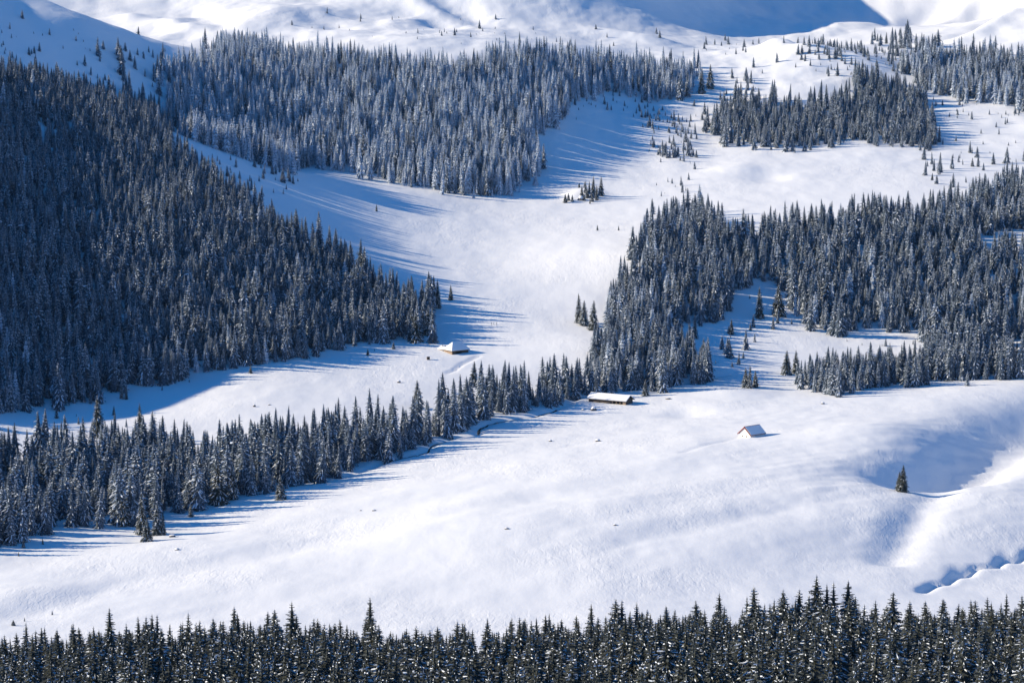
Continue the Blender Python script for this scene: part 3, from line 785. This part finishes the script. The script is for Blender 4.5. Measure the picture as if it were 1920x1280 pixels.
for i, (x, y, z, h, ut, vt, wf) in enumerate(FG):
    if i in single:
        plant(x, y, z - .15, h, wf, NEAR[int(g.integers(len(NEAR)))], g.uniform(0, 6.28),
              'dark snow-flecked spruce in the dense foreground wood along the bottom', 'spruces of the foreground wood', (g.normal(0, .02), g.normal(0, .02)))
    else:
        REST.append((x, y, z - .15, h, wf, g.uniform(0, 6.28), 'near'))
wood('spruce_forest', REST, 'dark foreground spruces crowded behind and between the nearest ones', 'forest')
for u, v, hpx, wf, mi, lab in (
        (1533, 1240, 165, 1.05, 4, 'tallest foreground spruce with a bent bushy top'),
        (1552, 1236, 145, .85, 6, 'slim foreground spruce left in the pair beside the tallest'),
        (1563, 1236, 148, .95, 3, 'slim foreground spruce right in the pair beside the tallest'),
        (1590, 1232, 146, 1.25, 6, 'dark conical foreground spruce standing free at the right of the tall ones'),
        (259, 1290, 138, .9, 3, 'slender foreground spruce tip rising left of a close pair, lower left'),
        (286, 1290, 143, .8, 6, 'left spire of the close foreground pair at lower left'),
        (294, 1290, 141, .8, 3, 'right spire of the close foreground pair at lower left'),
        (48, 1300, 136, .9, 0, 'foreground spruce tip standing out near the lower left corner'),
        (516, 1280, 138, 1.0, 1, 'foreground spruce tip standing out below the drift ridge'),
        (1110, 1260, 132, .9, 6, 'foreground spruce with a bare pointed leader below the meadow middle'),
        (1155, 1255, 136, 1.1, 5, 'broad left tree of the dark foreground trio right of the bare leader'),
        (1166, 1255, 134, .9, 3, 'middle tree of the dark foreground trio right of the bare leader'),
        (1194, 1255, 130, .95, 0, 'right tree of the dark foreground trio right of the bare leader'),
        (1350, 1250, 142, .95, 6, 'foreground spruce spire left of the rising right half of the wood'),
        (1468, 1240, 138, 1.15, 2, 'full foreground spruce left of the tallest one, first of two'),
        (1498, 1240, 138, 1.15, 7, 'full foreground spruce left of the tallest one, second of two'),
        (1830, 1255, 132, 1.1, 1, 'foreground spruce tip standing out near the lower right edge')):
    a_, b_ = ray(u, v - hpx); d = 815.0
    z = float(H(np.array([a_ * d]), np.array([d]))[0]); zt = CAMZ + b_ * d
    plant(a_ * d, d, z - .15, zt - z, wf, NEAR[mi], u * .1, lab)

# ------------------------------------------------------------------ buildings
def frame_at(u, v, ang):
    p = ground(u, v)
    return p, ang

# white house with red roof edges: long axis runs to the right and away
def white_house():
    p = ground(1402, 819)
    o = empty('white_house', (p[0] + 2.2, p[1] + 3.5, p[2] - 0.2), R(42))
    L_, Wd, eh, rh = 10.5, 8.2, 1.5, 5.0
    m = MB()
    hl, hw = L_ / 2 - .35, Wd / 2 - .4
    for sx in (-1, 1):
        x = sx * hl
        m.poly([(x, -hw, -2), (x, hw, -2), (x, hw, eh), (x, 0, rh - .45), (x, -hw, eh)])
    m.poly([(-hl, -hw, -2), (hl, -hw, -2), (hl, -hw, eh), (-hl, -hw, eh)]); m.poly([(-hl, hw, -2), (hl, hw, -2), (hl, hw, eh), (-hl, hw, eh)])
    m.build('wall', M['plaster'], o)
    for sy in (-1, 1):
        m = MB(); e = Wd / 2 + .25
        ez = eh - .25
        m.slab([(-L_ / 2, sy * e, ez), (L_ / 2, sy * e, ez), (L_ / 2, 0, rh - .1), (-L_ / 2, 0, rh - .1)], .16)
        ro = m.build('roof', M['red_metal'], o)
        m = MB()
        k = .05
        q0, q1 = (.02, .96)
        def pt(x, s): return (x, sy * e * (1 - s), ez + (rh - .1 - ez) * s + .22)
        m.slab([pt(-L_ / 2 + .28, q0), pt(L_ / 2 - .10, q0), pt(L_ / 2 - .10, q1), pt(-L_ / 2 + .28, q1)], .16 if sy < 0 else .25)
        m.build('snow_cover', M['snow'], ro)
    # barge boards on the gable and the dark strip under the eave
    for sy in (-1, 1):
        m = MB(); e = Wd / 2 + .25
        m.poly([(-L_ / 2 - .04, sy * e, eh - .55), (-L_ / 2 - .04, sy * e, eh - .02), (-L_ / 2 - .04, 0, rh + .1), (-L_ / 2 - .04, 0, rh - .45)])
        m.poly([(-L_ / 2 - .12, sy * e, eh - .55), (-L_ / 2 - .12, sy * e, eh - .02), (-L_ / 2 - .12, 0, rh + .1), (-L_ / 2 - .12, 0, rh - .45)])
        m.poly([(-L_ / 2 - .12, sy * e, eh - .02), (-L_ / 2 - .04, sy * e, eh - .02), (-L_ / 2 - .04, 0, rh + .1), (-L_ / 2 - .12, 0, rh + .1)])
        m.poly([(-L_ / 2 - .12, sy * e, eh - .55), (-L_ / 2 - .04, sy * e, eh - .55), (-L_ / 2 - .04, 0, rh - .45), (-L_ / 2 - .12, 0, rh - .45)])
        m.build('barge_board', M['red_metal'], o)
    m = MB(); m.box((0, 0, rh + .12), (L_ + .1, .5, .16)); m.build('ridge_cap', M['red_metal'], o)
    for yy in (-1.2, 1.3):
        m = MB(); m.box((-hl - .03, yy, .55), (.10, .7, .6)); w = m.build('window', M['wood_pale'], o)
        m = MB(); m.box((-hl - .07, yy, .55), (.06, .5, .42)); m.build('pane', M['dark'], w)
    tag(o, 'small white house with red roof edges and snowy roof on the open meadow', 'house')
white_house()

def gable_barn():
    p = ground(1140, 755)
    ang = math.atan2(-.50, .87)
    o = empty('long_barn', (p[0] + 1.5, p[1] + 2.5, p[2] - .1), ang)
    L_, Wd, eh, rh = 23.0, 9.0, 1.8, 4.2
    hl, hw = L_ / 2 - .5, Wd / 2 - .5
    # wall boards, front and back, and gable boards: each board a piece
    def board_mesh(w, h): 
        m = MB(); m.box((0, 0, h / 2), (w, .09, h)); return m.mesh('board', M['wood_dark'])
    m = MB(); m.box((0, hw - .12, eh / 2 - .6), (2 * hl - .3, .12, eh + 1.2)); m.box((-hl + .1, 0, eh / 2 - .6), (.12, 2 * hw - .3, eh + 1.2)); m.box((-hl / 2 + 1.2, -hw + .16, eh / 2 - .6), (hl + 1.8, .12, eh + 1.2)); wl = m.build('wall', M['wood_dark'], o)
    m = MB()
    x = hl - .1
    m.poly([(x, -hw + .2, -1.2), (x, hw - .2, -1.2), (x, hw - .2, eh), (x, 0, rh - .5), (x, -hw + .2, eh)])
    gb = m.build('gable_wall', M['wood_dark'], o)
    bm_ = board_mesh(.62, eh + .9)
    rr = random.Random(3)
    k = 0; x = -hl + .3
    while x < 3.0:
        b = bpy.data.objects.new('board', bm_); C.objects.link(b); b.parent = wl; b.location = (x, -hw + .04 + rr.uniform(-.03, .02), -1.0 + rr.uniform(-.1, .1)); x += .66
    # gable boards
    y = -hw + .3
    while y < hw - .1:
        hh = eh + (rh - eh) * (1 - abs(y) / (Wd / 2)) - .55
        m = MB(); m.box((0, 0, hh / 2 - .4), (.09, .60, hh + .8)); b = m.build('board', M['wood_dark'], gb); b.location = (hl + .02 + rr.uniform(-.02, .03), y, -.3); y += .64
    # open bays on the right half with posts and a plank corner coloured paler as sunlit
    m = MB(); m.box((hl / 2 + 1.0, -hw + 1.2, eh / 2 - .5), (hl - 3.4, .1, eh + 1.0)); m.build('bay_back', M['dark'], o)
    for x in (3.2, 5.4, 7.6):
        m = MB(); m.box((x, -hw + .05, eh / 2 - .5), (.26, .26, eh + 1.0)); m.build('post', M['wood_pale'], o)
    m = MB(); m.box((hl - .95, -hw + .03, eh / 2 - .6), (1.7, .16, eh + 1.2)); m.build('corner_planking', M['wood_pale'], o)
    for sy in (-1, 1):
        e = Wd / 2 + .35; ez = eh - .15
        m = MB(); m.slab([(-L_ / 2 - .2, sy * e, ez), (L_ / 2 + .3, sy * e, ez), (L_ / 2 + .3, 0, rh - .05), (-L_ / 2 - .2, 0, rh - .05)], .14)
        ro = m.build('roof', M['wood_dark'], o)
        m = MB()
        def pt(x, s): return (x, sy * e * (1 - s), ez + (rh - .05 - ez) * s + .19)
        m.slab([pt(-L_ / 2 - .2, .0), pt(L_ / 2 + .18, .0), pt(L_ / 2 + .18, .99), pt(-L_ / 2 - .2, .99)], .38)
        m.build('snow_cover', M['snow'], ro)
    tag(o, 'long weathered wooden barn with snowy gable roof at the forest foot', 'barn')
gable_barn()

def hut():
    p = ground(856, 662)
    o = empty('herder_hut', (p[0], p[1] + 3.0, p[2] + .1), R(35))
    # main house: hipped snowy roof over dark timber walls
    a, b, eh, rh = 6.0, 4.2, 1.4, 5.7
    m = MB(); m.box((0, 0, eh / 2 - .7), (2 * a - 1.2, 2 * b - 1.0, eh + 1.4)); wl = m.build('wall', M['wood_dark'], o)
    for i in range(5):
        m = MB(); m.box((0, -b + .46, -.35 + i * .36), (2 * a - 1.3, .14, .30)); m.build('log', M['wood_dark'], wl)
    for i in range(5):
        m = MB(); m.box((-a + .56, 0, -.35 + i * .36), (.14, 2 * b - 1.1, .30)); m.build('log', M['wood_pale'], wl)  # logs of the sunny side, sunlight put into their paler colour
    m = MB(); m.box((-1.2, -b + .38, .35), (3.6, .12, 1.3)); m.build('doorway', M['dark'], o)
    rl = 2.7
    def hip(off, name, mat, par, grow=0.0):
        mm = MB()
        e = [(-a - grow, -b - grow), (a + grow, -b - grow), (a + grow, b + grow), (-a - grow, b + grow)]
        lo = [(x, y, eh - .1 + off) for x, y in e]; hi_ = [(x, y, eh + .12 + off * 1.1) for x, y in e]
        r1, r2 = (-rl, 0, rh + off), (rl, 0, rh + off)
        def midp(p0, p1, t, up): return tuple(p0[i] + (p1[i] - p0[i]) * t + (up if i == 2 else 0) for i in range(3))
        up = .22
        A, B_, C_, D = hi_
        # each face in two rows so the thick snow bulges a little
        rows = {}
        ml = [midp(A, r1, .5, up), midp(B_, r2, .5, up), midp(C_, r2, .5, up), midp(D, r1, .5, up)]
        mm.poly([A, B_, ml[1], ml[0]]); mm.poly([ml[0], ml[1], r2, r1])
        mm.poly([C_, D, ml[3], ml[2]]); mm.poly([ml[2], ml[3], r1, r2])
        mm.poly([B_, C_, ml[2], ml[1]]); mm.poly([ml[1], ml[2], r2])
        mm.poly([D, A, ml[0], ml[3]]); mm.poly([ml[3], ml[0], r1])
        for i in range(4): mm.poly([lo[i], lo[(i + 1) % 4], hi_[(i + 1) % 4], hi_[i]])
        mm.poly(lo[::-1])
        return mm.build(name, mat, par)
    ro = hip(0, 'roof', M['wood_dark'], o)
    hip(.34, 'snow_cover', M['snow'], ro, .08)
    # low wing running back from the sunny side, its plank wall in the sun
    w = MB(); w.box((-a + 2.7, b + 2.6, .2), (3.6, 7.4, 2.2)); ww = w.build('wing_wall', M['wood_pale'], o)
    bmsh = MB(); bmsh.box((0, 0, 0), (.10, .50, 2.1)); bmsh = bmsh.mesh('board', M['wood_pale'])
    rr = random.Random(9); y = b - .4
    while y < b + 6.2:
        bo = bpy.data.objects.new('board', bmsh); C.objects.link(bo); bo.parent = ww; bo.location = (-a + .86 + rr.uniform(-.03, .03), y, .2 + rr.uniform(-.05, .05)); y += .54
    m = MB(); m.box((-a + .76, b + 1.6, .1), (.14, 1.2, 2.0)); m.build('door', M['dark'], o)
    m = MB(); m.box((-a + .76, b + 3.6, .5), (.14, .4, 1.2)); m.build('shutter', M['wood_dark'], o)
    x0, xm, x1, y0, y1 = -a + .4, -a + 2.7, -a + 5.0, b - 1.2, b + 6.7
    m = MB(); m.slab([(x0, y0, 1.25), (xm, y0, 2.3), (xm, y1, 2.3), (x0, y1, 1.25)], .45)
    m.slab([(x1, y0, 1.25), (xm, y0, 2.3), (xm, y1, 2.3), (x1, y1, 1.25)], .45)
    m.build('wing_snow', M['snow'], o)
    for y in (b + 2.2, b + 5.0):
        m = MB(); m.box((xm, y, 3.0), (.2, .2, .9)); m.build('chimney', M['dark'], o)
    tag(o, 'wooden herder hut with thick hipped snow roof and sunlit plank wing', 'hut')
hut()

def shed():
    p = ground(803, 674)
    o = empty('plank_box', (p[0], p[1], p[2] - .1), R(15))
    m = MB(); m.box((0, 0, .75), (1.5, 1.2, 1.7)); b = m.build('body', M['wood_dark'], o)
    for i in range(4):
        m = MB(); m.box((-.57 + i * .38, -.63, .75), (.33, .06, 1.62)); m.build('plank', M['wood_dark'], b)
    m = MB(); m.slab([(-.85, -.75, 1.62), (.85, -.75, 1.62), (.85, .75, 1.75), (-.85, .75, 1.75)], .14); r_ = m.build('lid', M['wood_dark'], o)
    m = MB(); m.slab([(-.8, -.7, 1.79), (.8, -.7, 1.79), (.75, .7, 1.92), (-.75, .7, 1.92)], .2); m.build('snow_cover', M['snow'], r_)
    tag(o, 'little brown plank box on the snow in front of the hut', 'box')
shed()

def stone(u, v, w, h, label, seed, name='boulder', wood=False, cap=.5):
    """a half-buried boulder with a snow cap"""
    p = ground(u, v); rr = random.Random(seed)
    o = empty(name, (p[0], p[1], p[2] - .15 * h), rr.uniform(0, 6.28))
    def lump(sc, z0, cut, mat, nm, par):
        m = MB(); nu, nv = 10, 6; rows = []
        for j in range(nv + 1):
            ph = math.pi * .5 * j / nv
            rows.append([(sc * w / 2 * math.cos(ph) * rr.uniform(.8, 1.15) * math.cos(6.283 * i / nu), sc * w / 2 * math.cos(ph) * rr.uniform(.8, 1.15) * math.sin(6.283 * i / nu), z0 + h * math.sin(ph) * rr.uniform(.9, 1.1) * (1 if nm == 'rock' else cut)) for i in range(nu)])
        for j in range(nv):
            for i in range(nu): m.poly([rows[j][i], rows[j][(i + 1) % nu], rows[j + 1][(i + 1) % nu], rows[j + 1][i]])
        return m.build(nm, mat, par)
    lump(1, 0, 1, M['rock'], 'rock', o)
    lump(.86, h * (1 - cap) + .08, cap + .05, M['snow'], 'snow_cap', o)
    tag(o, label, 'boulder')
    return o
stone(1113, 769, 3.4, 2.3, 'snow-capped lump standing on the snow before the long barn', 1, cap=.7)
stone(1032, 827, 1.8, .9, 'small stone poking from the meadow below the brook bend', 2, cap=.45)
stone(1121, 827, 2.8, 1.2, 'dark snow-capped boulder on the open meadow left of the house', 3, cap=.4)
stone(1543, 757, 2.0, 1.1, 'boulder alone on the snow below the young spruce strip', 4, cap=.4)
stone(748, 717, 2.2, 1.2, 'dark boulder in the clearing above the streamside belt', 5, cap=.35)
stone(701, 957, 1.8, .6, 'flat stone on the meadow under the belt, right of two', 6, cap=.4)
stone(676, 957, 1.1, .4, 'smaller flat stone on the meadow, left of two', 7, cap=.4)
stone(950, 991, 1.9, .6, 'low dark stone in the middle of the big meadow', 8, cap=.4)
stone(1153, 984, 1.5, .5, 'low stone at the end of a thin track on the meadow', 9, cap=.4)
stone(332, 1030, 2.2, .7, 'low stone mound under the jutting spruce group', 10, cap=.6)
stone(323, 1006, 3.0, 1.0, 'brushy dark clump beside the jutting spruce group', 11, cap=.2)
stone(783, 855, 1.6, .6, 'small stone at the brow below the brook', 12, cap=.5)
stone(477, 762, 1.6, 1.2, 'upright dark stone in the clearing left of the belt', 13, cap=.2)
stone(505, 759, 1.5, .5, 'flat stone right of the upright dark one', 14, cap=.3)
stone(1186, 710, 1.8, .7, 'stone on the shaded snow above the long barn', 15, cap=.3)
stone(1253, 748, 3.0, .8, 'brown clump on the snow right of the long barn', 16, cap=.2)
stone(1089, 375, 4.5, 3.4, 'dark rock face under the snow of the small grove', 17, cap=.55)
stone(1093, 768, 1.6, .6, 'stone on the brook bank left of the barn', 18, cap=.5)
# posts near the hut
for i, (u, v) in enumerate(((922, 609), (926, 609), (931, 609))):
    p = ground(u, v); m = MB(); m.box((0, 0, .7), (.22, .22, 1.6)); m.poly([(-.11, -.11, 1.5), (.11, -.11, 1.5), (0, 0, 1.72)]); m.poly([(.11, .11, 1.5), (-.11, .11, 1.5), (0, 0, 1.72)])
    o = m.build('fence_post', M['wood_dark']); o.location = p
    tag(o, ('left', 'middle', 'right')[i] + ' one of three thin posts in the snow above the hut', 'post', 'posts above the hut')

# ------------------------------------------------------------------ the air of the valley
m = bpy.data.materials.new('valley_air'); m.use_nodes = True
nt = m.node_tree
nt.nodes.remove(nt.nodes['Principled BSDF'])
pv = nt.nodes.new('ShaderNodeVolumePrincipled')
pv.inputs['Color'].default_value = (0.38, 0.66, 1.0, 1)
pv.inputs['Density'].default_value = 0.9e-5
pv.inputs['Anisotropy'].default_value = 0.0
nt.links.new(pv.outputs[0], nt.nodes['Material Output'].inputs['Volume'])
zlo, zhi = float(GZ.min()) - 1.0, max(float(GZ.max()), CAMZ) + 30.0
mb = MB(); mb.box((0, 2750, (zlo + zhi) / 2), (8100, 8600, zhi - zlo))
hz = mb.build('haze', m)
tag(hz, 'thin bluish winter air filling the valley', 'haze', kind='stuff')
